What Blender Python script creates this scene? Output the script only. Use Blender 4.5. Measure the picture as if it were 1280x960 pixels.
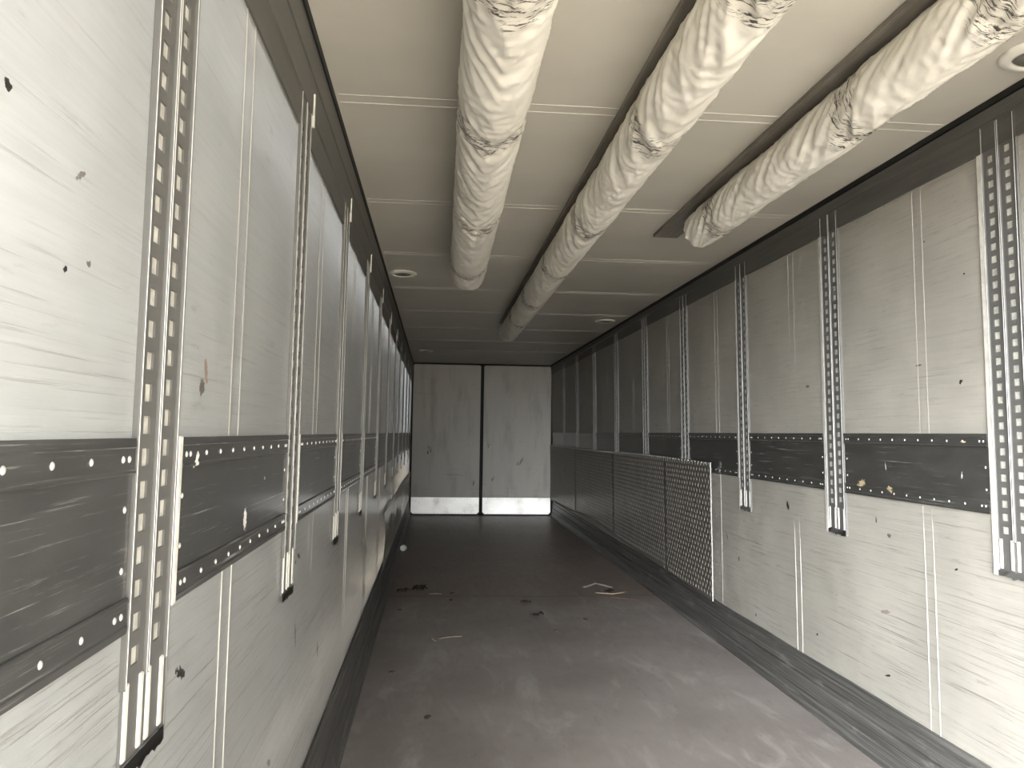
import bpy, bmesh, math, random
from mathutils import Vector, Matrix, noise
random.seed(7)
SC = bpy.context.scene
COL = SC.collection
for o in list(bpy.data.objects): bpy.data.objects.remove(o)

# ------------------------------------------------------------------ camera
cam = bpy.data.cameras.new('camera'); camo = bpy.data.objects.new('camera', cam); COL.objects.link(camo)
cam.sensor_fit = 'HORIZONTAL'; cam.sensor_width = 36.0; cam.lens = 36.0*943.745/1280
cam.clip_start = .02; cam.clip_end = 300
r = Vector((0.99619935, -0.08599482, 0.01384696)); u = Vector((-0.01936699, -0.06369151, 0.9977817)); f = Vector((0.08492213, 0.99425765, 0.0651149))
camo.matrix_world = Matrix(((r.x, u.x, -f.x, .62738693), (r.y, u.y, -f.y, 0), (r.z, u.z, -f.z, 1.42643197), (0, 0, 0, 1)))
SC.camera = camo

# ------------------------------------------------------------------ light
W_ = bpy.data.worlds.new('world'); SC.world = W_; W_.use_nodes = True
nt = W_.node_tree; bg = nt.nodes['Background']
bg.inputs['Color'].default_value = (.93, .965, 1.0, 1); bg.inputs['Strength'].default_value = 3.2
tc = nt.nodes.new('ShaderNodeTexCoord'); dp = nt.nodes.new('ShaderNodeVectorMath'); dp.operation = 'DOT_PRODUCT'
dp.inputs[1].default_value = Vector((-.54, -.80, .26)).normalized(); nt.links.new(tc.outputs['Generated'], dp.inputs[0])
mr = nt.nodes.new('ShaderNodeMapRange'); mr.inputs['From Min'].default_value = .78; mr.inputs['From Max'].default_value = 1.0
mr.inputs['To Min'].default_value = 2.1; mr.inputs['To Max'].default_value = 30.0; nt.links.new(dp.outputs['Value'], mr.inputs['Value'])
nt.links.new(mr.outputs['Result'], bg.inputs['Strength'])                  # a hazy sky, brighter to the left behind the camera
sun = bpy.data.lights.new('sun', 'SUN'); suno = bpy.data.objects.new('sun', sun); COL.objects.link(suno)
sun.energy = 8.5; sun.angle = math.radians(.6); sun.color = (1, .93, .82)
suno.rotation_euler = (math.radians(-42), 0, math.radians(-40))      # shines down and away from the open end, onto the yard
suno.location = (0, -6, 10)
YO = -.6                                                            # the open end, just behind the camera
por = bpy.data.lights.new('opening_portal', 'AREA'); poro = bpy.data.objects.new('opening_portal', por); COL.objects.link(poro)
por.shape = 'RECTANGLE'; por.size = 2.7; por.size_y = 2.66
poro.matrix_world = Matrix(((1, 0, 0, 1.3), (0, 0, -1, YO+.02), (0, 1, 0, 1.32), (0, 0, 0, 1)))
por.cycles.is_portal = True
SC.view_settings.view_transform = 'Standard'; SC.view_settings.look = 'None'
SC.view_settings.gamma = 1; SC.view_settings.use_curve_mapping = False
SC.view_settings.exposure = 1.90

# ------------------------------------------------------------------ frame of the place
Wd, H, D = 2.48, 2.641, 13.243
bL, cL, bR, cR = -.0164, .0073, -.0087, -.0171
def xl(y, z): return bL*(y-D)+cL*(z-1.35)
def xr(y, z): return Wd+bR*(y-D)+cR*(z-1.35)
def frame(side):
    if side == 'L':
        U = Vector((bL, 1, 0)).normalized(); V = Vector((cL, 0, 1)); o = Vector((xl(0, 0), 0, 0))
    else:
        U = Vector((-bR, -1, 0)).normalized(); V = Vector((cR, 0, 1)); o = Vector((xr(0, 0), 0, 0))
    V = (V-U*V.dot(U)).normalized(); Y = V.cross(U)
    return Matrix(((U.x, Y.x, V.x, o.x), (U.y, Y.y, V.y, o.y), (U.z, Y.z, V.z, o.z), (0, 0, 0, 1)))
FR = {'L': frame('L'), 'R': frame('R')}
SG = {'L': 1, 'R': -1}

# ------------------------------------------------------------------ node helpers
class NM:
    def __init__(s, name):
        s.m = bpy.data.materials.new(name); s.m.use_nodes = True; s.t = s.m.node_tree; s.b = s.t.nodes['Principled BSDF']
        s.co = s.n('ShaderNodeTexCoord').outputs['Object']
    def n(s, k, **kw):
        x = s.t.nodes.new(k)
        for a, v in kw.items(): setattr(x, a, v)
        return x
    def put(s, sock, v):
        if isinstance(v, bpy.types.NodeSocket): s.t.links.new(v, sock)
        elif isinstance(v, (tuple, list)) and len(v) == 3 and sock.type == 'RGBA': sock.default_value = (*v, 1)
        else: sock.default_value = v
    def math(s, op, a, b=0.0, c=None, clamp=False):
        x = s.n('ShaderNodeMath', operation=op, use_clamp=clamp); s.put(x.inputs[0], a); s.put(x.inputs[1], b)
        if c is not None: s.put(x.inputs[2], c)
        return x.outputs[0]
    def mp(s, loc=(0, 0, 0), rot=(0, 0, 0), scale=(1, 1, 1), src=None):
        x = s.n('ShaderNodeMapping'); s.put(x.inputs['Vector'], src or s.co)
        x.inputs['Location'].default_value = loc; x.inputs['Rotation'].default_value = rot; x.inputs['Scale'].default_value = scale
        return x.outputs[0]
    def noise(s, vec, scale=1, detail=4, rough=.55, dist=0):
        x = s.n('ShaderNodeTexNoise'); s.put(x.inputs['Vector'], vec); x.inputs['Scale'].default_value = scale
        x.inputs['Detail'].default_value = detail; x.inputs['Roughness'].default_value = rough; x.inputs['Distortion'].default_value = dist
        return x.outputs['Fac']
    def ramp(s, fac, a, b):
        x = s.n('ShaderNodeMapRange'); x.interpolation_type = 'SMOOTHSTEP'; s.put(x.inputs['Value'], fac)
        x.inputs['From Min'].default_value = a; x.inputs['From Max'].default_value = b
        return x.outputs['Result']
    def mix(s, fac, a, b):
        x = s.n('ShaderNodeMix', data_type='RGBA'); s.put(x.inputs['Factor'], fac); s.put(x.inputs['A'], a); s.put(x.inputs['B'], b)
        return x.outputs['Result']
    def bump(s, h, dist=.002, strength=1.0, normal=None):
        x = s.n('ShaderNodeBump'); s.put(x.inputs['Height'], h); x.inputs['Distance'].default_value = dist; x.inputs['Strength'].default_value = strength
        if normal: s.put(x.inputs['Normal'], normal)
        return x.outputs['Normal']
    def out(s, color=None, rough=None, metal=None, normal=None, spec=None, coat=None):
        if coat: s.b.inputs['Coat Weight'].default_value = coat; s.b.inputs['Coat Roughness'].default_value = .13; s.b.inputs['Coat IOR'].default_value = 1.45
        for k, v in (('Base Color', color), ('Roughness', rough), ('Metallic', metal), ('Normal', normal), ('Specular IOR Level', spec)):
            if v is not None: s.put(s.b.inputs[k], v)
        return s.m
    # a mark of its own shape at (x, z): an ellipse with a ragged rim
    def mark(s, x, z, rx, rz, ang=0, jag=.6):
        q = s.mp(loc=(-x, 0, -z))
        q = s.mp(rot=(0, ang, 0), src=q)
        q = s.mp(scale=(1.35/rx, 0, 1.35/rz), src=q)
        v = s.n('ShaderNodeVectorMath', operation='LENGTH'); s.put(v.inputs[0], q)
        n = s.noise(s.mp(scale=(1, 1, 1)), 130, 3)
        return s.ramp(s.math('ADD', v.outputs['Value'], s.math('MULTIPLY', s.math('SUBTRACT', n, .5), jag*4)), 1.0, .8)

def m_wall(name, base, marks, coat=.8):
    k = NM(name)
    big = k.noise(k.co, 1.6, 5); fine = k.noise(k.mp(scale=(3, 1, 70)), 1, 5, .6)
    st1 = k.noise(k.mp(rot=(0, .06, 0), scale=(1.6, 1, 135)), 1, 6, .7)
    st2 = k.noise(k.mp(rot=(0, -.16, 0), scale=(2.2, 1, 115)), 1.2, 5, .7)
    pat = k.ramp(k.noise(k.co, 2.3, 3), .42, .6)
    z = k.n('ShaderNodeSeparateXYZ'); k.put(z.inputs[0], k.co); z = z.outputs['Z']
    low = k.ramp(z, 1.75, .6)                                       # more scuffing low down
    s1 = k.math('MULTIPLY', k.ramp(st1, .54, .67), k.math('ADD', k.math('MULTIPLY', low, .55), .38))
    s2 = k.math('MULTIPLY', k.math('MULTIPLY', k.ramp(st2, .545, .66), pat), .6)
    spots = k.math('MULTIPLY', k.ramp(k.noise(k.mp(scale=(10, 1, 16)), 1, 6, .75), .685, .72), .85)
    smear = k.math('MULTIPLY', k.ramp(k.noise(k.mp(rot=(0, .1, 0), scale=(5, 1, 26)), 1, 4, .7), .60, .72), .40)
    c = k.mix(k.ramp(big, .3, .7), tuple(v*.84 for v in base), base)
    c = k.mix(k.math('MULTIPLY', k.ramp(fine, .3, .75), .22), c, tuple(v*.6 for v in base))
    c = k.mix(s1, c, (.33, .31, .27)); c = k.mix(s2, c, (.32, .30, .265)); c = k.mix(smear, c, (.26, .24, .21)); c = k.mix(spots, c, (.05, .046, .04))
    lt = k.math('MULTIPLY', k.ramp(k.noise(k.mp(rot=(0, .03, 0), scale=(2, 1, 120), loc=(3, 0, 2)), 1, 5, .7), .64, .72), .5)
    c = k.mix(lt, c, tuple(min(1, v*1.18) for v in base))
    for (x, zz, rx, rz, an, colr) in marks: c = k.mix(k.mark(x, zz, rx, rz, an), c, colr)
    h = k.math('ADD', k.math('MULTIPLY', k.noise(k.mp(scale=(2.5, 1, 4)), 1, 2), 6), k.math('ADD', k.math('MULTIPLY', fine, .25), k.math('MULTIPLY', s1, -.35)))
    return k.out(c, k.math('ADD', .30, k.math('MULTIPLY', big, .16)), 0, k.bump(h, .0016), .5 if coat > .5 else .2, coat=coat)
def m_flat(name, base, rough=.5, metal=0, var=.25, sc=8, spec=.5, stretch=(1, 1, 1), bump=0.0):
    k = NM(name); n = k.noise(k.mp(scale=stretch), sc, 5, .6)
    c = k.mix(k.ramp(n, .3, .7), tuple(v*(1-var) for v in base), tuple(min(1, v*(1+var*.3)) for v in base))
    return k.out(c, k.math('ADD', rough-.06, k.math('MULTIPLY', n, .12)), metal, k.bump(n, bump) if bump else None, spec)
def m_band(name, base, marks):
    k = NM(name)
    s1 = k.ramp(k.noise(k.mp(rot=(0, .12, 0), scale=(1.5, 1, 110)), 1, 6, .75), .57, .64)
    s2 = k.ramp(k.noise(k.mp(rot=(0, -.10, 0), scale=(2.2, 1, 140), loc=(4, 0, 1)), 1, 6, .75), .585, .64)
    s3 = k.ramp(k.noise(k.mp(scale=(14, 1, 9), loc=(1, 0, 7)), 1, 7, .8), .66, .70)
    pat = k.ramp(k.noise(k.co, 3.1, 3), .42, .6)
    n = k.noise(k.mp(scale=(3, 1, 9)), 2, 5)
    c = k.mix(k.ramp(n, .3, .75), tuple(v*.8 for v in base), tuple(v*1.15 for v in base))
    s = k.math('MULTIPLY', k.math('ADD', k.math('MULTIPLY', s1, .6), k.math('ADD', k.math('MULTIPLY', s2, .5), k.math('MULTIPLY', s3, .5))), pat, clamp=True)
    c = k.mix(s, c, (.36, .35, .32))
    for (x, zz, rx, rz, an, colr) in marks: c = k.mix(k.mark(x, zz, rx, rz, an), c, colr)
    return k.out(c, k.math('ADD', .34, k.math('MULTIPLY', n, .14)), 0, k.bump(n, .0008), .45, coat=.6)
def m_metal(name, base, rough=.35, metal=.9, dirt=.4, stretch=(2, 2, 30), bump=.0004, dirtc=(.10, .09, .075)):
    k = NM(name); n = k.noise(k.mp(scale=stretch), 2, 5, .65); g = k.noise(k.co, 5, 6, .7)
    c = k.mix(k.math('MULTIPLY', n, .4), base, tuple(v*.5 for v in base)); dm = k.math('MULTIPLY', k.ramp(g, .52, .70), dirt)
    c = k.mix(dm, c, dirtc)
    return k.out(c, k.math('ADD', rough-.05, k.math('MULTIPLY', g, .16)), k.math('SUBTRACT', metal, k.math('MULTIPLY', dm, .6)), k.bump(n, bump))

WHITE = (.69, .665, .60)
BK = (.035, .03, .027); GR = (.2, .18, .15)
M = {}
M['wallL'] = m_wall('scratched_white_panel_left', (.53, .532, .51), [  # darker, cooler base than the right: this wall's lighting put into colour
    (2.43, 1.036, .035, .010, -.35, BK), (2.38, 1.025, .015, .008, 0, BK), (.731, 1.748, .008, .011, .6, BK), (.884, 1.713, .016, .006, .5, GR), (.915, 1.618, .010, .005, .3, GR),
    (.86, 1.60, .006, .006, 0, BK), (1.39, 1.53, .012, .035, .4, (.42, .30, .24)), (1.37, 1.50, .02, .02, 0, GR), (2.36, 1.60, .008, .014, .3, (.4, .29, .23)), (2.42, .80, .012, .06, .3, GR), (3.42, .93, .02, .012, -.5, GR), (4.72, .76, .03, .035, 0, (.9, .88, .82)), (2.9, .62, .012, .04, .3, BK), (2.1, .55, .03, .012, -.5, GR), (1.75, .42, .05, .014, -.5, GR), (1.33, 1.02, .04, .012, -.4, BK)])
M['wallR'] = m_wall('scratched_white_panel_right', (.67, .635, .555), [  # lighter, warmer base than the left: light on this wall put into colour
    (-4.168, 1.039, .020, .035, .35, BK), (-3.296, 1.057, .006, .020, 0, BK), (-2.659, 2.051, .010, .004, 0, BK), (-2.885, 2.231, .007, .006, 0, BK), (-2.70, 1.645, .016, .010, .6, BK),
    (-4.65, .315, .014, .012, 0, BK), (-3.244, .385, .030, .007, .3, BK), (-2.77, .93, .014, .006, .4, BK), (-3.2, 1.0, .02, .012, 0, GR), (-3.25, .66, .05, .012, .2, (.4, .33, .28)),
    (-4.9, .62, .012, .02, 0, BK), (-5.1, .74, .008, .03, .3, BK), (-3.871, .40, .018, .008, .5, BK), (-2.95, 1.73, .03, .006, 0, GR), (-3.9, 1.7, .03, .01, 0, GR)], .2)
M['beadw'] = m_flat('wall_joint_sealant', (.44, .42, .37), .5, 0, .1)
M['bead'] = m_flat('pale_joint_sealant', (.68, .65, .58), .5, 0, .1)
M['ceil'] = (lambda k: k.out(k.mix(k.math('MULTIPLY', k.ramp(k.noise(k.mp(rot=(0, 0, .5), scale=(1.2, 4, 1)), 1.4, 6, .65), .5, .78), .35),
             k.mix(k.ramp(k.noise(k.co, 1.5, 5), .3, .7), (.50, .475, .41), (.56, .53, .46)), (.45, .43, .37)), .42, 0,
             k.bump(k.noise(k.mp(scale=(1.5, 1, 1)), 2.5, 2), .002), .5))(NM('off_white_ceiling_panel'))
def m_floor():
    k = NM('worn_brown_grey_floor_coating')
    a = k.noise(k.co, 1.1, 6, .6); b = k.noise(k.mp(scale=(9, 3, 1)), 2.2, 6, .7, .4); w = k.noise(k.mp(scale=(4, 1.3, 1), rot=(0, 0, .3)), 1.2, 5, .65, .7)
    spk = k.ramp(k.noise(k.co, 130, 3, .6), .60, .72)
    y = k.n('ShaderNodeSeparateXYZ'); k.put(y.inputs[0], k.co); y = y.outputs['Y']
    y2 = k.math('ADD', y, k.math('MULTIPLY', k.math('SUBTRACT', a, .5), .9))
    far = k.ramp(y2, 6.1, 6.9)                                      # the browner, cleaner coating beyond the joint
    c = k.mix(k.ramp(a, .35, .68), (.172, .151, .139), (.232, .207, .191))
    c = k.mix(k.math('MULTIPLY', k.ramp(w, .5, .7), .55), c, (.34, .32, .295))
    c = k.mix(k.math('MULTIPLY', far, .65), c, (.165, .122, .098))
    c = k.mix(k.math('MULTIPLY', k.ramp(b, .58, .74), .35), c, (.07, .06, .054))
    c = k.mix(k.math('MULTIPLY', spk, .35), c, (.28, .26, .24))
    st = k.math('MULTIPLY', k.ramp(k.noise(k.mp(scale=(2, 26, 1)), 1.5, 6, .75), .54, .68), k.ramp(y, 11.2, 12.9))  # pale streaks before the far doors: the lit strip of floor painted in
    c = k.mix(k.math('MULTIPLY', st, .6), c, (.45, .40, .33))
    jl = k.math('MULTIPLY', k.ramp(k.math('ABSOLUTE', k.math('SUBTRACT', y, k.math('ADD', 6.62, k.math('MULTIPLY', a, .2)))), .05, .0), .5)
    c = k.mix(jl, c, (.07, .06, .054))
    return k.out(c, k.math('ADD', .30, k.math('MULTIPLY', b, .25)), 0, k.bump(k.math('ADD', b, k.math('MULTIPLY', spk, .3)), .0016), .45)
M['floor'] = m_floor()
M['rail'] = m_flat('dark_grey_painted_cove', (.085, .083, .075), .42, .0, .25, 5, .45, (.4, 1, 8))
M['black'] = m_flat('black_seal_and_gap_shade', (.006, .006, .006), .7, 0, .1)
def m_skirt(nm, ax):
    k = NM(nm); g = k.noise(k.mp(scale=(.8, 1, 90)), 1.2, 6, .7); h = k.noise(k.mp(scale=(3, 1, 14), rot=(0, .1, 0)), 1, 5, .7)
    c = k.mix(k.ramp(g, .38, .68), (.04, .038, .035), (.115, .11, .10)); c = k.mix(k.math('MULTIPLY', k.ramp(h, .55, .7), .4), c, (.24, .22, .20))
    return k.out(c, .5, 0, k.bump(g, .0015), .4)
M['skirt'] = m_skirt('scored_dark_grey_skirting', 0)
CH = (.62, .60, .55)
M['bandL'] = m_band('scratched_charcoal_panel_left', (.05, .05, .048), [
    (1.704, 1.232, .018, .036, .1, (.8, .78, .72)), (1.335, 1.375, .012, .022, -.5, (.8, .78, .72)), (1.88, 1.31, .012, .006, 0, CH)])
M['bandR'] = m_band('scratched_charcoal_panel_right', (.042, .041, .037), [
    (-3.398, 1.215, .040, .022, .2, (.42, .34, .2)), (-3.17, 1.205, .03, .014, -.5, (.42, .34, .2)), (-2.69, 1.418, .02, .005, 0, (.45, .33, .16)), (-3.2, 1.30, .004, .025, .1, CH), (-2.71, 1.29, .005, .016, 0, CH)])
M['rivet'] = m_flat('bright_rivet_head', (.5, .49, .46), .38, .2, .2, 60)
M['track'] = m_metal('galvanised_track_steel', (.145, .142, .132), .5, .35, .35)
M['lipd'] = m_metal('dull_track_edge', (.13, .127, .118), .5, .3, .3)
M['lip'] = m_metal('bright_track_edge', (.62, .61, .58), .42, .3, .25)
M['slot'] = m_flat('pale_slot_backing', (.46, .445, .39), .55, 0, .3, 40)
M['flange'] = m_flat('pale_aluminium_strip', (.60, .58, .52), .5, .05, .2, 30)
M['kick'] = m_metal('bright_aluminium_kick_plate', (.95, .93, .885), .50, .95, .3, (3, 3, 8), .0008, (.5, .46, .38))
M['sheet'] = m_metal('dented_aluminium_sheet', (.72, .69, .61), .22, .6, .25, (2, 1, 20), .0006, (.2, .18, .15))
M['tread'] = m_metal('dull_checker_plate', (.33, .305, .26), .30, .45, .35, (3, 1, 3), .0003, (.13, .12, .10))
M['treadbar'] = m_metal('worn_raised_tread', (.74, .70, .62), .36, .45, .15)
M['door'] = (lambda k: k.out(k.mix(k.math('MULTIPLY', k.ramp(k.noise(k.mp(scale=(5, 1, .9)), 1.3, 5, .6), .45, .8), .5),
    k.mix(k.math('MULTIPLY', k.ramp(k.noise(k.mp(scale=(2, 1, 30)), 1, 5, .7), .6, .7), .4), (.42, .40, .345), (.17, .158, .125)), (.18, .17, .14)), .45, 0, k.bump(k.noise(k.co, 3, 3), .003)))(NM('stained_off_white_door_skin'))
M['dmark'] = m_flat('black_scuff', (.03, .028, .025), .7)
def m_tube():
    k = NM('creased_cream_tarpaulin')
    at = k.n('ShaderNodeAttribute'); at.attribute_name = 'strap'; s = at.outputs['Fac']
    a = k.noise(k.co, 4, 5); fine = k.noise(k.mp(scale=(1, 1, 1)), 30, 4)
    c = k.mix(k.ramp(a, .35, .7), (.66, .63, .55), (.76, .73, .65))
    c = k.mix(k.math('MULTIPLY', s, .35), c, (.44, .40, .33))
    t = k.noise(k.mp(scale=(16, 95, 16)), 1, 6, .72, .6)
    blk = k.math('MULTIPLY', k.ramp(t, .515, .56), k.ramp(k.math('ADD', s, k.math('MULTIPLY', k.math('SUBTRACT', k.noise(k.co, 12, 3), .5), 1.3)), .38, .72))
    c = k.mix(k.math('MULTIPLY', blk, .95), c, (.025, .022, .02))
    spt = k.ramp(k.noise(k.mp(scale=(22, 14, 22)), 1, 5, .7), .74, .77)
    c = k.mix(k.math('MULTIPLY', spt, .7), c, (.09, .08, .07))
    return k.out(c, .42, 0, k.bump(fine, .0012), .5)
M['tube'] = m_tube()
M['strip'] = m_flat('dull_brown_grey_batten', (.21, .19, .165), .5, 0, .3, 6, .4, (8, .5, 1))
M['tie'] = m_flat('grubby_tie_band', (.20, .18, .155), .6, 0, .5, 60)
M['rim'] = m_flat('cream_lamp_rim', (.72, .70, .62), .4, 0, .1)
M['lens'] = m_flat('grey_ribbed_lens', (.16, .15, .13), .3, 0, .4, 30)
M['yard'] = m_flat('pale_concrete_yard', (.44, .385, .31), .85, 0, .2, .6)
M['ext'] = m_flat('outer_body', (.5, .5, .48), .6)
M['white'] = m_flat('white_plastic', (.86, .85, .82), .35, 0, .05)
M['leaf'] = m_flat('dry_brown_leaf', (.075, .05, .035), .7, 0, .5, 50)
M['twig'] = m_flat('dry_straw', (.36, .27, .20), .7, 0, .4, 50)
M['foil'] = m_flat('silvery_strip', (.75, .73, .69), .35, .4, .2, 50)

# ------------------------------------------------------------------ mesh helpers
def mesh(bm, name, mat, parent=None, mw=None, smooth=False, mats=None, recalc=True):
    if recalc: bmesh.ops.recalc_face_normals(bm, faces=bm.faces)
    me = bpy.data.meshes.new(name); bm.to_mesh(me); bm.free()
    for m_ in (mats or [mat]): me.materials.append(m_)
    if smooth: me.polygons.foreach_set('use_smooth', [True]*len(me.polygons))
    o = bpy.data.objects.new(name, me); COL.objects.link(o)
    if parent is not None: o.parent = parent
    elif mw is not None: o.matrix_world = mw
    return o
def empty(name, mw):
    o = bpy.data.objects.new(name, None); COL.objects.link(o); o.matrix_world = mw; o.empty_display_size = .1
    return o
def tag(o, label=None, cat=None, group=None, kind=None):
    if label: o['label'] = label
    if cat: o['category'] = cat
    if group: o['group'] = group
    if kind: o['kind'] = kind
    return o
def box(bm, x0, x1, y0, y1, z0, z1, bev=0, mi=0):
    vs = [bm.verts.new((x, y, z)) for x in (x0, x1) for y in (y0, y1) for z in (z0, z1)]
    fs = [bm.faces.new([vs[i] for i in q]) for q in ((0, 1, 3, 2), (4, 6, 7, 5), (0, 4, 5, 1), (2, 3, 7, 6), (0, 2, 6, 4), (1, 5, 7, 3))]
    for q in fs: q.material_index = mi
    if bev:
        es = list({e for q in fs for e in q.edges})
        r = bmesh.ops.bevel(bm, geom=es, offset=bev, segments=2, profile=.5, affect='EDGES', clamp_overlap=True)
        for q in r['faces']: q.material_index = mi
def prism(bm, prof, x0, x1, cuts=1, jit=None, mi=0):
    """profile of (Y, Z) points swept along x"""
    rings = []
    for i in range(cuts+1):
        x = x0+(x1-x0)*i/cuts; rings.append([bm.verts.new((x, y+(jit(x, j)[0] if jit else 0), z+(jit(x, j)[1] if jit else 0))) for j, (y, z) in enumerate(prof)])
    n = len(prof)
    for a, b in zip(rings, rings[1:]):
        for j in range(n): bm.faces.new((a[j], a[(j+1) % n], b[(j+1) % n], b[j])).material_index = mi
    bm.faces.new(rings[0]).material_index = mi; bm.faces.new(rings[-1][::-1]).material_index = mi
def tubepath(bm, pts, rad, seg=8, closed_caps=True):
    rings = []
    for i, p in enumerate(pts):
        p = Vector(p); d = (Vector(pts[min(i+1, len(pts)-1)])-Vector(pts[max(i-1, 0)])).normalized()
        a = d.orthogonal().normalized(); b = d.cross(a); rr = rad[i] if isinstance(rad, (list, tuple)) else rad
        rings.append([bm.verts.new(p+(a*math.cos(t)+b*math.sin(t))*rr) for t in [2*math.pi*k/seg for k in range(seg)]])
    for a, b in zip(rings, rings[1:]):
        for j in range(seg): bm.faces.new((a[j], a[(j+1) % seg], b[(j+1) % seg], b[j]))
    if closed_caps: bm.faces.new(rings[0][::-1]); bm.faces.new(rings[-1])

# ------------------------------------------------------------------ the shell
T = .06
for side, nm, mk in (('L', 'wall_left', 'wallL'), ('R', 'wall_right', 'wallR')):
    s = SG[side]; bm = bmesh.new()
    xa, xb = sorted((s*YO, s*(D+.12)))
    # front skin subdivided and very slightly uneven
    nx, nz = 180, 34; g = {}
    for i in range(nx+1):
        for j in range(nz+1):
            x = xa+(xb-xa)*i/nx; z = -.02+(H+.12)*j/nz
            d = .004*(noise.noise(Vector((x*1.1, z*1.6, 3.7*s)))) if z < 1.15 else .002*noise.noise(Vector((x*.8, z, 9)))
            g[i, j] = bm.verts.new((x, d, z))
    for i in range(nx):
        for j in range(nz): bm.faces.new((g[i, j], g[i+1, j], g[i+1, j+1], g[i, j+1]))
    bmesh.ops.solidify(bm, geom=list(bm.faces), thickness=-T)
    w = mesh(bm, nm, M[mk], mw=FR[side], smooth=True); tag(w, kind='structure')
    for p_ in w.data.polygons:
        pass
    # raised joint beads between the tracks
    js = [1.56, 1.63, 2.61, 2.69, 3.70, 3.77, 4.80, 4.87, 5.9, 5.97, 7.0, 7.07, 8.1, 8.17] if side == 'L' else [1.76, 1.82, 2.90, 2.957, 4.035, 4.095, 5.20, 5.26, 6.35, 6.41, 7.55, 7.61, 8.75, 8.81, 10, 10.06]
    for q in js:
        for (z0, z1) in (((.0, 1.152), (1.415, 2.34)) if side == 'L' else ((.0, 1.16), (1.452, 2.50))):
            if side == 'R' and q > 5.25 and z0 < 1: continue
            bm = bmesh.new(); a = s*q
            prism_pts = [(a-.003, .004), (a-.0020, -.0004), (a, -.0010), (a+.0020, -.0004), (a+.003, .004)]
            lo = [bm.verts.new((x, y, z0)) for x, y in prism_pts]; hi = [bm.verts.new((x, y, z1)) for x, y in prism_pts]
            for k_ in range(4): bm.faces.new((lo[k_], lo[k_+1], hi[k_+1], hi[k_]))
            mesh(bm, 'joint_bead', M['beadw'], parent=w)

# floor
bm = bmesh.new(); box(bm, -.02, Wd+.16, YO, D+.12, -.08, 0)
tag(mesh(bm, 'floor', M['floor']), kind='structure')
# ceiling
bm = bmesh.new(); box(bm, -.03, Wd+.17, YO, D+.12, H, H+.08)
cl = tag(mesh(bm, 'ceiling', M['ceil']), kind='structure')
for y in [2.70, 2.765, 3.93, 3.985, 5.10, 5.16, 6.32, 6.38, 7.52, 7.58, 8.72, 8.78, 9.92, 9.98, 11.1, 11.16, 1.5, 1.56, .3, .36]:
    bm = bmesh.new()
    prism(bm, [(y-.003, H+.003), (y-.0022, H-.001), (y, H-.0017), (y+.0022, H-.001), (y+.003, H+.003)], xl(y, H)+.03, xr(y, H)-.03)
    mesh(bm, 'joint_bead', M['bead'], parent=cl)
# outside body so no light leaks in at the edges, and the yard
bm = bmesh.new()
box(bm, xl(0, 1)-.34, xr(0, 1)+.34, YO, D+.4, H+.081, H+.16); box(bm, xl(0, 1)-.34, xr(0, 1)+.34, YO, D+.4, -.2, -.081)
box(bm, xl(0, 1)-.34, xr(0, 1)+.34, D+.2, D+.4, -.08, H+.08)
box(bm, -.36, -.2, YO+.5, D+.2, -.08, H+.08); box(bm, Wd+.32, Wd+.42, YO+.5, D+.2, -.08, H+.08)
tag(mesh(bm, 'trim_1', M['ext']), kind='structure')
bm = bmesh.new(); box(bm, -60, 60, -70, 60, -1.3, -1.15)
tag(mesh(bm, 'ground', M['yard']), kind='structure')

# cove rails along the top of both walls
n_tr = 2
for side in 'LR':
    s = SG[side]; xa, xb = sorted((s*YO, s*(D-.01)))
    if side == 'L': P = [(.01, 2.300), (-.006, 2.300), (-.006, 2.392), (-.011, 2.397), (-.012, 2.500), (-.016, 2.505), (-.014, 2.612), (.01, 2.612)]
    else: P = [(.01, 2.465), (-.008, 2.465), (-.008, 2.563), (-.013, 2.568), (-.013, 2.575), (-.017, 2.612), (.01, 2.618)]
    bm = bmesh.new(); prism(bm, P, xa, xb)
    tag(mesh(bm, 'trim_%d' % n_tr, M['rail'], mw=FR[side]), kind='structure'); n_tr += 1
    bm = bmesh.new(); zt = P[-1][1]
    box(bm, xa, xb, -.020, .01, zt-.0005, H-.0005)  # black strip painting the shade of the gap between rail and ceiling
    tag(mesh(bm, 'trim_%d' % n_tr, M['black'], mw=FR[side]), kind='structure'); n_tr += 1
# skirtings
for side, nm in (('L', 'baseboard_left'), ('R', 'baseboard_right')):
    s = SG[side]; xa, xb = sorted((s*YO, s*(D-.01))); zt = .305 if side == 'L' else .26
    P = [(.01, zt), (-.010, zt), (-.011, zt-.03), (-.007, zt-.034), (-.007, zt-.04), (-.014, zt-.045), (-.017, .15), (-.013, .146), (-.013, .139), (-.020, .135), (-.023, .075), (-.020, .071), (-.024, .065), (-.036, .022), (-.05, .010), (-.052, -.01), (.01, -.01)]
    bm = bmesh.new()
    prism(bm, P, xa, xb, 120, jit=lambda x, j: (.0025*noise.noise(Vector((x*2, j*.3, 5))) if 0 < j < 14 else 0, .005*noise.noise(Vector((x*1.3, 2, 8))) if j < 3 else 0))
    tag(mesh(bm, nm, M['skirt'], mw=FR[side]), kind='structure')

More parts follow.
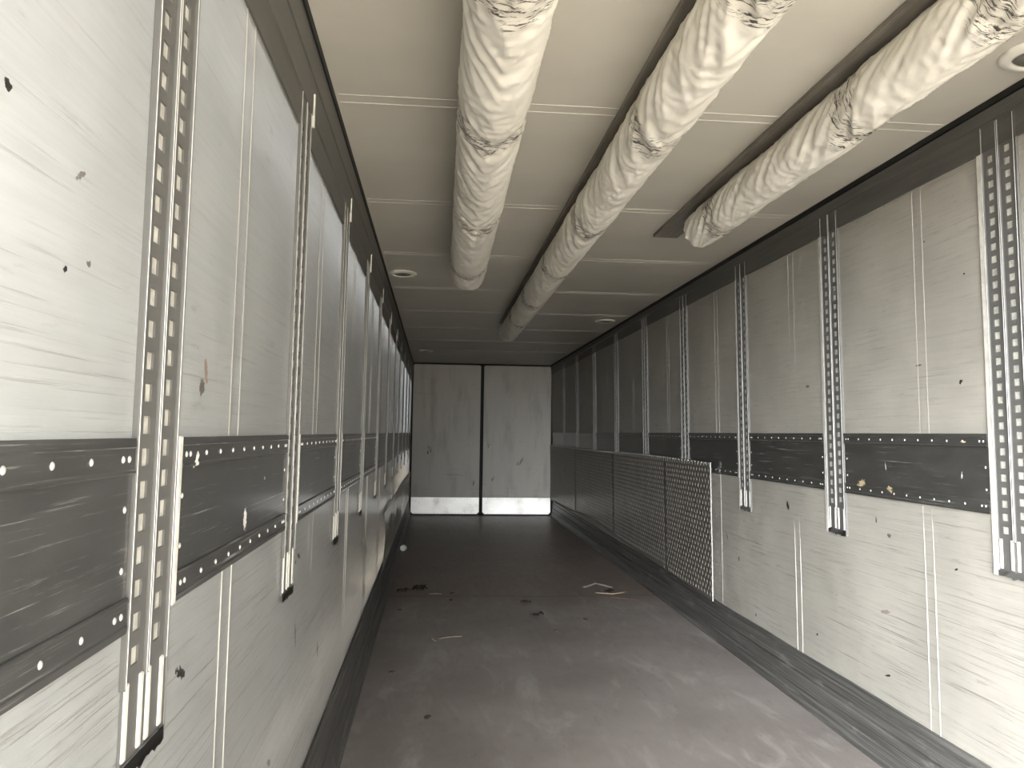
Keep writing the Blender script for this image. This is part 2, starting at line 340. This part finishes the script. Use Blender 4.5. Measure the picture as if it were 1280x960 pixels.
# ------------------------------------------------------------------ the closed double doors at the far end
x0d, x1d = .02, Wd-.005
bm = bmesh.new(); box(bm, -.06, Wd+.1, D+.035, D+.15, -.06, H+.06)
box(bm, -.03, .028, D-.002, D+.04, 0, H); box(bm, Wd-.02, Wd+.05, D-.002, D+.04, 0, H); box(bm, -.02, Wd+.05, D-.002, D+.04, H-.035, H+.03); box(bm, 0, Wd, D-.002, D+.04, -.02, .018)
box(bm, 1.222, 1.256, D-.002, D+.04, 0, H)
tag(mesh(bm, 'trim_6', M['black']), kind='structure')
for i, (xa, xb) in enumerate(((.034, 1.208), (1.268, Wd-.024))):
    bm = bmesh.new(); c = .03
    def leaf(z0, z1, y0, y1, c0, c1):
        pts = [(xa+c0, z0), (xb-c0, z0), (xb, z0+c0), (xb, z1-c1), (xb-c1, z1), (xa+c1, z1), (xa, z1-c1), (xa, z0+c0)]
        if not c1: pts = [(xa+c0, z0), (xb-c0, z0), (xb, z0+c0), (xb, z1), (xa, z1), (xa, z0+c0)]
        lo = [bm.verts.new((x, y0, z)) for x, z in pts]; hi = [bm.verts.new((x, y1, z)) for x, z in pts]; n = len(pts)
        bm.faces.new(lo); bm.faces.new(hi[::-1])
        for k_ in range(n): bm.faces.new((lo[k_], hi[k_], hi[(k_+1) % n], lo[(k_+1) % n]))
    leaf(.016, H-.032, D-.012, D+.034, .035, .02)
    dr = tag(mesh(bm, 'door_%d' % (i+1), M['door']), kind='structure')
    bm = bmesh.new(); leaf(.022, .302, D-.019, D-.0125, .035, 0)
    for v in bm.verts: v.co.y -= (.302-v.co.z)*.075
    kp = mesh(bm, 'kick_plate', M['kick'], parent=dr)
    bm = bmesh.new()
    for k_ in range(22):
        for zz in (.285, .04):
            x = xa+.04+(xb-xa-.08)*k_/21
            bmesh.ops.create_uvsphere(bm, u_segments=8, v_segments=4, radius=.004, matrix=Matrix.Translation((x, D-.0195-(.302-zz)*.075, zz)))
    rv = mesh(bm, 'rivet_row', M['tie'], parent=kp)
    # scuffs on the leaf
    bm = bmesh.new(); rr = random.Random(3+i)
    spots_ = [(.32, 1.16), (.30, 1.06), (.36, 1.10), (1.10, .55)] if i == 0 else [(1.36, 1.2), (1.92, .93), (1.95, .97), (1.88, .90), (1.45, .62)]
    for (x, z) in spots_:
        for q in range(4):
            a = rr.uniform(.9, 1.5); l = rr.uniform(.02, .05); px, pz = x+rr.uniform(-.02, .02), z+rr.uniform(-.03, .03)
            d = Vector((math.cos(a), 0, math.sin(a)))*l; nn = Vector((-math.sin(a), 0, math.cos(a)))*.004
            o_ = Vector((px, D-.0128, pz)); bm.faces.new([bm.verts.new(v) for v in (o_-d, o_+nn, o_+d, o_-nn)])
    mesh(bm, 'scuff_marks', M['dmark'], parent=dr)

# ------------------------------------------------------------------ slotted tracks
def channel_bm(w, z0, z1, zs, o0=.0, depth=.0100, lip=.006):
    """one hat channel, local x 0..w, sticking out towards -Y, slots cut through the web"""
    bm = bmesh.new(); web = -(depth-.0045); pr = -depth
    # lips: folded bright edges go in another mesh; here the web as a grid with holes
    xs = [lip, w*.5-.0125, w*.5+.0125, w-lip]
    pitch = .0455; n = int((z1-zs-.03)/pitch); zsb = [z0]
    for k in range(n):
        a = zs+k*pitch; zsb += [a, a+.025]
    zsb.append(z1)
    V = {}
    def v(x, y, z):
        k = (round(x, 5), round(y, 5), round(z, 5))
        if k not in V: V[k] = bm.verts.new((x, y, z))
        return V[k]
    for j in range(len(zsb)-1):
        a, b = zsb[j], zsb[j+1]
        for i in range(3):
            hole = i == 1 and j % 2 == 1
            if not hole: bm.faces.new((v(xs[i], web, a), v(xs[i+1], web, a), v(xs[i+1], web, b), v(xs[i], web, b)))
            else:
                x0, x1 = xs[1], xs[2]; yb = web+.0055
                bm.faces.new((v(x0, web, a), v(x0, yb, a), v(x0, yb, b), v(x0, web, b)))
                bm.faces.new((v(x1, yb, a), v(x1, web, a), v(x1, web, b), v(x1, yb, b)))
                bm.faces.new((v(x0, web, a), v(x1, web, a), v(x1, yb, a), v(x0, yb, a)))
                bm.faces.new((v(x0, yb, b), v(x1, yb, b), v(x1, web, b), v(x0, web, b)))
    for (x, q) in ((lip, 0), (w-lip, 1)):
        bm.faces.new((v(x, web, z0), v(x, web, z1), v(x, -.001, z1), v(x, -.001, z0)))
    bm.faces.new((v(lip, web, z1), v(w-lip, web, z1), v(w-lip, -.001, z1), v(lip, -.001, z1)))
    return bm
def track(side, y, ztop, label, dist, proto=None):
    s = SG[side]
    mw = FR[side] @ Matrix.Translation((s*y, 0, .95))
    if proto:
        r_ = proto.copy(); COL.objects.link(r_); r_.matrix_world = mw
        for c in proto.children:
            d = c.copy(); COL.objects.link(d); d.parent = r_
            for g in c.children:
                e = g.copy(); COL.objects.link(e); e.parent = d
        r_['label'] = label; return r_
    r_ = empty('wall_track', mw)
    tag(r_, label, 'cargo track', 'slotted tracks along the %s wall' % ('left' if side == 'L' else 'right'))
    Hh = ztop-.95; w = .078; x0 = -.08
    for k in range(2):
        a = x0+k*.081
        bm = channel_bm(w, .022, Hh, .15+(.012 if k else 0)); bmesh.ops.translate(bm, verts=bm.verts, vec=(a, 0, 0))
        ch = mesh(bm, 'slotted_channel', M['track'], parent=r_)
        bm = bmesh.new(); box(bm, a+.012, a+w-.012, -.0022, -.001, .13, Hh-.02)
        mesh(bm, 'slot_backing', M['slot'], parent=ch)
        bm = bmesh.new()
        for q in (a, a+w-.0062): box(bm, q, q+.0055, -.0095, 0, .125, Hh, .0012)
        mesh(bm, 'edge_lip', M['lipd'], parent=ch)
        bm = bmesh.new()
        for q in (a+.0012, a+w-.0036): box(bm, q+.0004, q+.0020, -.0104, -.009, .127, Hh-.002, .0005)  # thin pale crest along the front of each duller lip
        mesh(bm, 'bright_lip_crest', M['lip'], parent=ch)
        bm = bmesh.new()                                            # the cut-back ends: pale inner flanges
        for q in (a+.006, a+w-.006-.014): box(bm, q, q+.014, -.0085, -.002, .028, .132, .003)
        mesh(bm, 'inner_flange', M['flange'], parent=ch)
    bm = bmesh.new(); z = 0; n = 14
    top = [bm.verts.new((x0+.16*i/n, -.0095, .024)) for i in range(n+1)]; rr = random.Random(5)
    bot = [bm.verts.new((x0+.16*i/n, -.0095, rr.uniform(-.004, .006))) for i in range(n+1)]
    for i in range(n): bm.faces.new((bot[i], bot[i+1], top[i+1], top[i]))
    bmesh.ops.solidify(bm, geom=list(bm.faces), thickness=.009)
    mesh(bm, 'foot_plate', M['track'], parent=r_)
    # pale flange on the side further from the opening
    far = s
    if side == 'R':
        bm = bmesh.new(); box(bm, -.108, -.084, -.007, .002, .0, Hh+.008, .002); mesh(bm, 'side_flange', M['flange'], parent=r_)
        bm = bmesh.new(); box(bm, .083, .0875, -.009, .002, .0, Hh, .0015); mesh(bm, 'side_flange', M['track'], parent=r_)
    else:
        bm = bmesh.new(); box(bm, .083, .087, -.009, .002, .0, Hh, .0015); mesh(bm, 'side_flange', M['track'], parent=r_)
        bm = bmesh.new(); box(bm, .090, .107, -.010, .002, .20, .465, .002); mesh(bm, 'side_flange', M['flange'], parent=r_)
        bm = bmesh.new(); box(bm, .090, .103, -.016, .002, Hh-.11, Hh-.005, .002); mesh(bm, 'side_flange', M['flange'], parent=r_)
    return r_
LY = [1.150, 2.225, 3.275, 4.35, 5.42, 6.50, 7.62, 8.66, 9.72, 10.80, 11.88]
RY = [2.455, 3.625, 4.755, 5.93, 7.10, 8.29, 9.50, 10.72, 11.90]
num = ['first', 'second', 'third', 'fourth', 'fifth', 'sixth', 'seventh', 'eighth', 'ninth', 'tenth', 'eleventh']
ex = {0: 'grey steel slotted double track nearest the camera on the left wall', }
pr = None
for i, y in enumerate(LY):
    lb = ex.get(i, 'grey steel slotted double track, %s from the camera along the left wall' % num[i])
    if i == len(LY)-1: lb = 'grey steel slotted double track nearest the far doors on the left wall'
    t_ = track('L', y, 2.47, lb, 0, pr); pr = pr or t_
pr = None
for i, y in enumerate(RY):
    lb = 'grey steel slotted double track, %s from the camera along the right wall' % num[i]
    if i == 0: lb = 'grey steel slotted double track at the right edge of the photo, nearest the camera'
    if i == len(RY)-1: lb = 'grey steel slotted double track nearest the far doors on the right wall'
    t_ = track('R', y, 2.56, lb, 0, pr); pr = pr or t_

# ------------------------------------------------------------------ charcoal panels between the tracks
rv_me = None
def rivet(parent, x, y, z):
    global rv_me
    if rv_me is None:
        bm = bmesh.new(); bmesh.ops.create_uvsphere(bm, u_segments=10, v_segments=6, radius=.0042)
        bmesh.ops.scale(bm, verts=bm.verts, vec=(1, .6, 1.15)); bmesh.ops.recalc_face_normals(bm, faces=bm.faces)
        rv_me = bpy.data.meshes.new('rivet'); bm.to_mesh(rv_me); bm.free(); rv_me.materials.append(M['rivet'])
        rv_me.polygons.foreach_set('use_smooth', [True]*len(rv_me.polygons))
    o = bpy.data.objects.new('rivet', rv_me); COL.objects.link(o); o.parent = parent; o.location = (x, y, z)
def band(side, ya, yb, label, rivets):
    s = SG[side]; zb, zt = (1.153, 1.413) if side == 'L' else (1.162, 1.449)
    r_ = empty('wall_panel', FR[side] @ Matrix.Translation((0, 0, 0)))
    r_.matrix_world = FR[side]
    tag(r_, label, 'wall panel', 'charcoal panels along the %s wall' % ('left' if side == 'L' else 'right'))
    a, b = sorted((s*ya, s*yb)); mt = M['band'+side]
    bm = bmesh.new(); prism(bm, [(.004, zb+.002), (-.005, zb+.002), (-.005, zt-.002), (.004, zt-.002)], a, b, 1)
    mesh(bm, 'panel_sheet', mt, parent=r_)
    bm = bmesh.new(); prism(bm, [(.003, zt), (-.009, zt), (-.0105, zt-.012), (-.0085, zt-.014), (-.0085, zt-.042), (-.0105, zt-.044), (-.0105, zt-.047), (-.0085, zt-.049), (.003, zt-.049)], a, b)
    t1 = mesh(bm, 'top_strip', mt, parent=r_)
    bm = bmesh.new(); prism(bm, [(.003, zb), (-.009, zb), (-.0105, zb+.010), (-.0085, zb+.012), (-.0085, zb+.040), (-.0105, zb+.042), (-.0105, zb+.045), (-.0085, zb+.047), (.003, zb+.047)], a, b)
    t2 = mesh(bm, 'bottom_strip', mt, parent=r_)
    if rivets:
        n = max(2, round((b-a-.06)/.092)); xs = [a+.02]+[a+.04+(b-a-.08)*i/n for i in range(n+1)]+[b-.02]
        for x in xs:
            rivet(t1, x, -.0085, zt-.028); rivet(t2, x, -.0085, zb+.026)
        for x in (a+.018, b-.018):
            for z in (zb+.085, zb+.165): rivet(r_, x, -.005, z)
LE = [(LY[i]+.108, LY[i+1]-.085) for i in range(len(LY)-1)]
band('L', YO+.02, LY[0]-.085, 'charcoal riveted wall panel at the left edge of the photo, before the first track', True)
for i, (a, b) in enumerate(LE):
    lb = 'charcoal %swall panel between the %s and %s tracks of the left wall' % ('scratched riveted ' if i < 3 else '', num[i], num[i+1])
    if i == 0: lb = 'charcoal scratched panel with white paint chips, between first and second left tracks'
    band('L', a, b, lb, i < 4)
band('L', LY[-1]+.108, D-.03, 'charcoal wall panel between the last left track and the far doors', False)
for i in range(len(RY)-1):
    a, b = RY[i]+.09, RY[i+1]-.112
    a, b = RY[i]+.110, RY[i+1]-.09
    lb = 'charcoal %swall panel between the %s and %s tracks of the right wall' % ('riveted ' if i < 3 else '', num[i], num[i+1])
    if i == 0: lb = 'charcoal riveted panel with two tan chips, between first and second right tracks'
    band('R', a, b, lb, i < 4)
band('R', RY[-1]+.11, D-.03, 'charcoal wall panel between the last right track and the far doors', False)

# ------------------------------------------------------------------ checker plates on the right wall
def tread(ya, yb, label, seed, topf, botf):
    r_ = empty('checker_plate', FR['R']); tag(r_, label, 'metal sheet', 'checker plate sheets on the right wall')
    bm = bmesh.new(); nx = max(6, int((yb-ya)/.06)); nz = 22; g = {}
    def off(y, z):
        e = .0
        return -(.037+.004*noise.noise(Vector((y*1.7, z*2.3, seed)))+.0025*(1 if y-ya < .02 else 0))
    def P(y, t):
        z0, z1 = botf(y), topf(y); z = z0+(z1-z0)*t; return Vector((-y, off(y, z), z))
    for i in range(nx+1):
        for j in range(nz+1):
            y = ya+(yb-ya)*i/nx; yy = y
            if i == 0: yy = y+.006*noise.noise(Vector((j*.5, seed, 0)))
            p = P(yy, j/nz); g[i, j] = bm.verts.new(p)
    for i in range(nx):
        for j in range(nz): bm.faces.new((g[i, j], g[i+1, j], g[i+1, j+1], g[i, j+1]))
    bmesh.ops.solidify(bm, geom=list(bm.faces), thickness=.002)
    sh = mesh(bm, 'sheet', M['tread'], parent=r_, smooth=True)
    bm = bmesh.new(); px, pz = .062, .040; k = 0                   # raised bars, alternating in direction
    z = .26
    while z < 1.25:
        y = ya+.02+(k % 2)*px*.5
        i = 0
        while y < yb-.012:
            z0, z1 = botf(y)+.02, topf(y)-.012
            if z0 < z < z1:
                c = Vector((-y, off(y, z)-.0036, z)); ang = math.pi/2+(.25 if k % 2 else -.25)
                l, w = .0170, .0110; d = Vector((math.cos(ang), 0, math.sin(ang))); q = Vector((-d.z, 0, d.x)); up = Vector((0, -.0018, 0))
                b4 = [bm.verts.new(c+v) for v in (d*l, q*w, -d*l, -q*w)]; t1 = bm.verts.new(c+d*l*.45+up); t2 = bm.verts.new(c-d*l*.45+up)
                for fc in ((b4[0], t1, b4[1]), (b4[1], t1, t2), (b4[1], t2, b4[2]), (b4[2], t2, b4[3]), (b4[3], t2, t1), (b4[3], t1, b4[0])): bm.faces.new(fc)
            y += px; i += 1
        z += pz; k += 1
    mesh(bm, 'raised_tread', M['treadbar'], parent=r_)
    bm = bmesh.new(); n = int((yb-ya)/.07)
    for i in range(n):
        y = ya+.03+(yb-ya-.05)*i/max(1, n-1); z = topf(y)-.008
        bmesh.ops.create_uvsphere(bm, u_segments=8, v_segments=5, radius=.005, matrix=Matrix.Translation((-y, off(y, z)-.004, z)))
    mesh(bm, 'rivet_row', M['rivet'], parent=r_, smooth=True)
    if seed == 1:                                                   # curled bright near edge
        bm = bmesh.new(); pts = []
        for j in range(31):
            t = j/30; p = P(ya, t); pts.append(p+Vector((.004+.003*noise.noise(Vector((t*9, 1, 1))), -.003, 0)))
        tubepath(bm, pts, .0042, 6); mesh(bm, 'curled_edge', M['foil'], parent=r_)
def tf(y): return 1.238+.012*math.sin((y-5.3)*.9)*(1 if y < 8 else .4)
def bf(y):
    pts = [(5.28, .262), (6.84, .285), (8.05, .31), (8.9, .34), (9.5, .36), (11.2, .30), (13.3, .27)]
    for (a, za), (b, zb) in zip(pts, pts[1:]):
        if y <= b: return za+(zb-za)*max(0, (y-a))/(b-a)
    return .27
tread(5.285, 6.40, 'near checker plate sheet with curled bright front edge on the right wall', 1, tf, bf)
tread(6.405, 8.38, 'second checker plate sheet from the camera, low on the right wall', 2, tf, bf)
tread(8.385, 10.75, 'third checker plate sheet from the camera, low on the right wall', 3, tf, bf)
tread(10.755, D-.03, 'checker plate sheet low on the right wall, touching the far doors', 4, tf, bf)

# ------------------------------------------------------------------ dented bright sheet low on the left wall
r_ = None
bm = bmesh.new(); nx, nz = 230, 26; g = {}; y0, y1 = 6.30, D-.03
for i in range(nx+1):
    for j in range(nz+1):
        y = y0+(y1-y0)*i/nx; t = j/nz; zt = .775+.02*math.sin(y*.8); zb = .298+.035*max(0, noise.noise(Vector((y*1.1, 0, 4)))); z = zb+(zt-zb)*t
        amp = math.sin(math.pi*min(1, t*1.05))**.7
        n1 = noise.noise(Vector((y*2.0, z*2.2, 1.5))); n2 = noise.noise(Vector((y*5+z*3, z*4, 7.5)))
        yy = y+(.04*noise.noise(Vector((z*5, 1, 1))) if i < 3 else 0)
        n3 = abs(noise.noise(Vector((y*1.3+z*2.5, z*1.2-y*.8, 3.3)))); o = .020+amp*(.022*n1+.010*n2+.030*(.5-n3)*(1 if y < 10 else .5))
        g[i, j] = bm.verts.new((yy, -max(.004, o), z))
for i in range(nx):
    for j in range(nz): bm.faces.new((g[i, j], g[i+1, j], g[i+1, j+1], g[i, j+1]))
bmesh.ops.solidify(bm, geom=list(bm.faces), thickness=.002)
o = mesh(bm, 'metal_sheet', M['sheet'], mw=FR['L'], smooth=True)
tag(o, 'shiny dented aluminium sheet low on the far left wall beside the doors', 'metal sheet')

# ------------------------------------------------------------------ wrapped tubes under the ceiling
def wtube(label, xc, r0, yend, straps, seed, strip, ang):
    root = empty('wrapped_tube', Matrix.Translation((xc, YO+.05, H)) @ Matrix.Rotation(ang, 4, 'Z')); tag(root, label, 'wrapped tube', 'cream tarpaulin rolls under the ceiling')
    L = yend-(YO+.05); seg = 88; n = int(L/.011); rings = []; bm = bmesh.new(); lay = bm.verts.layers.float.new('strap')
    sl = [q-(YO+.05) for q in straps]
    zc = -r0-.028
    for i in range(n+1):
        y = L*i/n; ring = []
        for k in range(seg):
            th = 2*math.pi*k/seg; cx, sz = math.cos(th), math.sin(th)      # th = -90 deg is the underside
            down = abs(((th+math.pi/2+math.pi) % (2*math.pi))-math.pi)      # 0 underside .. pi top
            # straps: distance, sloped into a V under the tube
            vy = y-.10*(1-min(1, down/1.6))**1.0 * 1.0
            ds = min((abs(vy-q) for q in sl), default=9); sg = min(((vy-q) for q in sl), key=abs, default=9)
            strap = math.exp(-(ds/.10)**2)
            f1 = noise.noise(Vector((cx*1.0+seed, sz*1.0, vy*5.0+3*down*.5)))
            f2 = noise.noise(Vector((cx*2.2, sz*2.2+seed, vy*13+down*3.0)))
            rg = 1-abs(noise.noise(Vector((cx*1.1, seed, vy*10+down*1.2))))*2.8
            rg2 = 1-abs(noise.noise(Vector((sz*1.5, cx*1.3+seed*2, vy*22-down*1.6))))*2.8
            pinch = 1-.055*math.exp(-(ds/.05)**2)
            fine = math.sin(vy*260+3*noise.noise(Vector((cx*3, sz*3, y*9))))*.0011*strap
            rr = r0*pinch*(1+.030*f1+.018*f2)+.0065*max(-.5, rg)*(.6+.7*math.exp(-(ds/.3)**2))+.0040*max(-.4, rg2)*.7+fine
            x = rr*cx; z = zc+rr*sz
            z = min(z, -.022)
            if i == 0 or i == n: pass
            v = bm.verts.new((x, y+(.0 if i < n else -.02*(1+sz)), z)); v[lay] = strap; ring.append(v)
        rings.append(ring)
    for a, b in zip(rings, rings[1:]):
        for j in range(seg): bm.faces.new((a[j], a[(j+1) % seg], b[(j+1) % seg], b[j]))
    for ring, yy, dy in ((rings[0], 0, -.01), (rings[-1], L, .012)):
        inner = []
        for v in ring:
            c = Vector((v.co.x*.86, v.co.y+dy, zc+(v.co.z-zc)*.86)); w = bm.verts.new(c); w[lay] = .3; inner.append(w)
        for j in range(seg): bm.faces.new((ring[j], ring[(j+1) % seg], inner[(j+1) % seg], inner[j]))
        cv = bm.verts.new((0, yy+dy*1.1, zc)); cv[lay] = .3
        for j in range(seg): bm.faces.new((inner[j], inner[(j+1) % seg], cv))
    mesh(bm, 'tarpaulin_sleeve', M['tube'], parent=root, smooth=True)
    bm = bmesh.new(); box(bm, strip[0], strip[1], 0, L+(.55 if seed > 9 else .05), -.021, -.0015, .002); mesh(bm, 'mounting_batten', M['strip'], parent=root)
    return root
wtube('leftmost cream tarpaulin roll hanging along the ceiling, ending mid-length', .774, .110, 5.08, [.5, 1.57, 2.42, 3.52, 4.62], 1.0, (-.07, .06), .005)
wtube('middle cream tarpaulin roll under the ceiling, the longest reaching farthest back', 1.372, .096, 8.15, [.5, 1.58, 2.45, 3.60, 4.68, 5.82, 6.9], 5.3, (-.090, .05), .0115)
wtube('rightmost and shortest cream tarpaulin roll under the ceiling', 1.998, .091, 3.86, [.55, 1.6, 2.28, 3.50], 9.1, (-.100, .05), .010)

# ------------------------------------------------------------------ round lamps in the ceiling
def lamp(x, y, label):
    r_ = empty('ceiling_lamp', Matrix.Translation((x, y, H))); tag(r_, label, 'ceiling lamp', 'round lamps in the ceiling')
    def ringmesh(prof, seg=40):
        bm = bmesh.new(); rg = [[bm.verts.new((a*math.cos(t), a*math.sin(t), z)) for a, z in prof] for t in [2*math.pi*k/seg for k in range(seg)]]
        for k in range(seg):
            for j in range(len(prof)-1): bm.faces.new((rg[k][j], rg[k][j+1], rg[(k+1) % seg][j+1], rg[(k+1) % seg][j]))
        return bm
    mesh(ringmesh([(.108, -.0005), (.107, -.007), (.098, -.013), (.085, -.017), (.074, -.018), (.070, -.012), (.070, -.0005)]), 'rim', M['rim'], parent=r_, smooth=True)
    bm = ringmesh([(.070, -.006), (.062, -.013), (.055, -.010), (.047, -.015), (.040, -.011), (.030, -.016), (.018, -.012), (.001, -.016)])
    mesh(bm, 'lens', M['lens'], parent=r_, smooth=True)
lamp(.268, 5.77, 'round recessed ceiling lamp beside the leftmost tarpaulin roll, near left cove')
lamp(.30, 11.3, 'round recessed ceiling lamp at far left, closest to the closed doors')
lamp(2.29, 7.90, 'round recessed ceiling lamp on the right side, far down the ceiling')
lamp(2.455, 2.15, 'round cream-rimmed ceiling lamp cut by the right edge of the photo')

# ------------------------------------------------------------------ litter on the floor
def place(o, x, y, rz=0, z=0): o.location = (x, y, z); o.rotation_euler = (0, 0, rz)
bm = bmesh.new(); seg = 24
prof = [(0, 0), (.024, 0), (.026, .004), (.026, .016), (.034, .020), (.036, .026), (.036, .07), (.033, .075), (0, .075)]
rg = []
for k in range(seg):
    t = 2*math.pi*k/seg; rg.append([bm.verts.new((a*math.cos(t), h, .036+a*math.sin(t))) for a, h in prof])
for k in range(seg):
    for j in range(len(prof)-1):
        try: bm.faces.new((rg[k][j], rg[k][j+1], rg[(k+1) % seg][j+1], rg[(k+1) % seg][j]))
        except ValueError: pass
bmesh.ops.remove_doubles(bm, verts=bm.verts, dist=1e-5)
o = mesh(bm, 'plastic_cap', M['white'], smooth=False); place(o, .125, 9.2, math.radians(-14)); tag(o, 'small round white plastic cap lying on the floor near the left skirting', 'cap')

def leafclump(x, y, rz, sc, label, seed):
    rr = random.Random(seed); bm = bmesh.new()
    for q in range(7):
        cx, cy = rr.uniform(-.09, .09)*sc, rr.uniform(-.03, .03)*sc; a0 = rr.uniform(0, 6.28); l, w = rr.uniform(.04, .07)*sc, rr.uniform(.015, .03)*sc
        hh = rr.uniform(.01, .05)*sc; g = []
        for i in range(7):
            t = i/6; wd = w*math.sin(math.pi*min(.98, max(.05, t)))
            row = []
            for v in (-1, 0, 1):
                px, py = (t-.5)*2*l, v*wd; zz = hh*math.sin(math.pi*t)+(abs(v))*w*.45*rr.uniform(.6, 1.3)+.002
                row.append(bm.verts.new((cx+px*math.cos(a0)-py*math.sin(a0), cy+px*math.sin(a0)+py*math.cos(a0), zz)))
            g.append(row)
        for a, b in zip(g, g[1:]):
            for j in range(2): bm.faces.new((a[j], a[j+1], b[j+1], b[j]))
    bmesh.ops.solidify(bm, geom=list(bm.faces), thickness=.0008)
    o = mesh(bm, 'dry_leaf', M['leaf'], smooth=True); place(o, x, y, rz); tag(o, label, 'leaf')
    return o
leafclump(.44, 6.98, .2, 1.0, 'dark crumpled dry leaves near the left skirting, the taller clump', 1)
leafclump(.27, 6.90, 1.0, .62, 'small dark leaf scrap between the leaf clump and left skirting', 4)
leafclump(2.14, 6.86, .3, .55, 'dark leaf scraps beside the pale straws at right of the floor', 9)
leafclump(1.36, 6.0, .3, .45, 'small brown leaf crumbs in the middle of the floor', 12)
leafclump(1.32, 6.45, .3, .40, 'faint brown leaf crumbs mid-floor behind the nearer crumbs', 15)
def stick(pts, rad, mat, name, label, cat):
    bm = bmesh.new(); c = Vector(pts[0]); tubepath(bm, [Vector(p)-Vector((c.x, c.y, 0)) for p in pts], rad, 6)
    o = mesh(bm, name, mat, smooth=True); o.location = (c.x, c.y, 0); tag(o, label, cat)
def ribbon(pts, w, mat, name, label, cat):
    bm = bmesh.new(); c = Vector(pts[0]); L_, R_ = [], []
    for i, p in enumerate(pts):
        p = Vector(p)-Vector((c.x, c.y, 0)); d = (Vector(pts[min(i+1, len(pts)-1)])-Vector(pts[max(i-1, 0)])); d.z = 0; d.normalize(); n = Vector((-d.y, d.x, .25))*w
        L_.append(bm.verts.new(p-n+Vector((0, 0, .25*w)))); R_.append(bm.verts.new(p+n+Vector((0, 0, .25*w))))
    for i in range(len(pts)-1): bm.faces.new((L_[i], L_[i+1], R_[i+1], R_[i]))
    bmesh.ops.solidify(bm, geom=list(bm.faces), thickness=.001)
    o = mesh(bm, name, mat); o.location = (c.x, c.y, .001); tag(o, label, cat)
ribbon([(1.92, 7.04, .002), (1.99, 7.10, .006), (2.06, 7.17, .012), (2.11, 7.12, .009), (2.19, 7.02, .003)], .014, M['foil'], 'foil_strip', 'thin silvery bent strip lying on the floor towards the right', 'strip')
stick([(1.99, 6.82, .004), (2.05, 6.78, .007), (2.13, 6.76, .005), (2.22, 6.79, .008), (2.30, 6.88, .004)], .0035, M['twig'], 'straw', 'thin curved pale straw just in front of the silvery strip', 'straw')
ribbon([(2.10, 6.62, .002), (2.15, 6.55, .006), (2.20, 6.53, .004), (2.25, 6.52, .007), (2.30, 6.46, .003)], .010, M['twig'], 'straw', 'flat pinkish straw beside the dark leaf scraps at right', 'straw')
stick([(.60, 5.34, .004), (.68, 5.37, .008), (.76, 5.39, .005)], .0035, M['twig'], 'twig', 'thin pale twig on the floor nearest the camera at left', 'twig')
stick([(.545, 5.33, .005), (.555, 5.29, .018), (.575, 5.26, .012), (.585, 5.28, .004)], .004, M['foil'], 'twig', 'tiny curled pale scrap beside the thin near twig', 'twig')
stick([(.50, 6.80, .004), (.55, 6.79, .009), (.61, 6.80, .004)], .003, M['twig'], 'twig', 'pale twig end sticking out of the leaf clump', 'twig')
for i, (x, y, lb) in enumerate(((.283, 6.2, 'dark crumb of dirt beside the left skirting'), (.70, 6.82, 'dark crumb of dirt right of the leaf clump'), (.69, 6.55, 'dark crumb of dirt just nearer than the leaf clump'),
        (1.72, 5.86, 'dark elongated crumb of dirt on the right middle floor'), (1.45, 5.53, 'small dark crumb of dirt in the middle floor, nearest of them'), (.33, 4.62, 'small dark crumb of dirt near the left skirting, in the foreground'), (.56, 3.9, 'dark crumb of dirt alone in the left foreground'))):
    bm = bmesh.new(); bmesh.ops.create_icosphere(bm, subdivisions=2, radius=.014)
    for v in bm.verts: v.co *= 1+.5*noise.noise(v.co*90+Vector((i, 0, 0))); v.co.z = max(0, v.co.z*.45+.005)
    for v in bm.verts: v.co.x *= 1.6
    o = mesh(bm, 'dirt_crumb', M['leaf']); place(o, x, y, i*.7); tag(o, lb, 'dirt', 'crumbs of dirt on the floor')
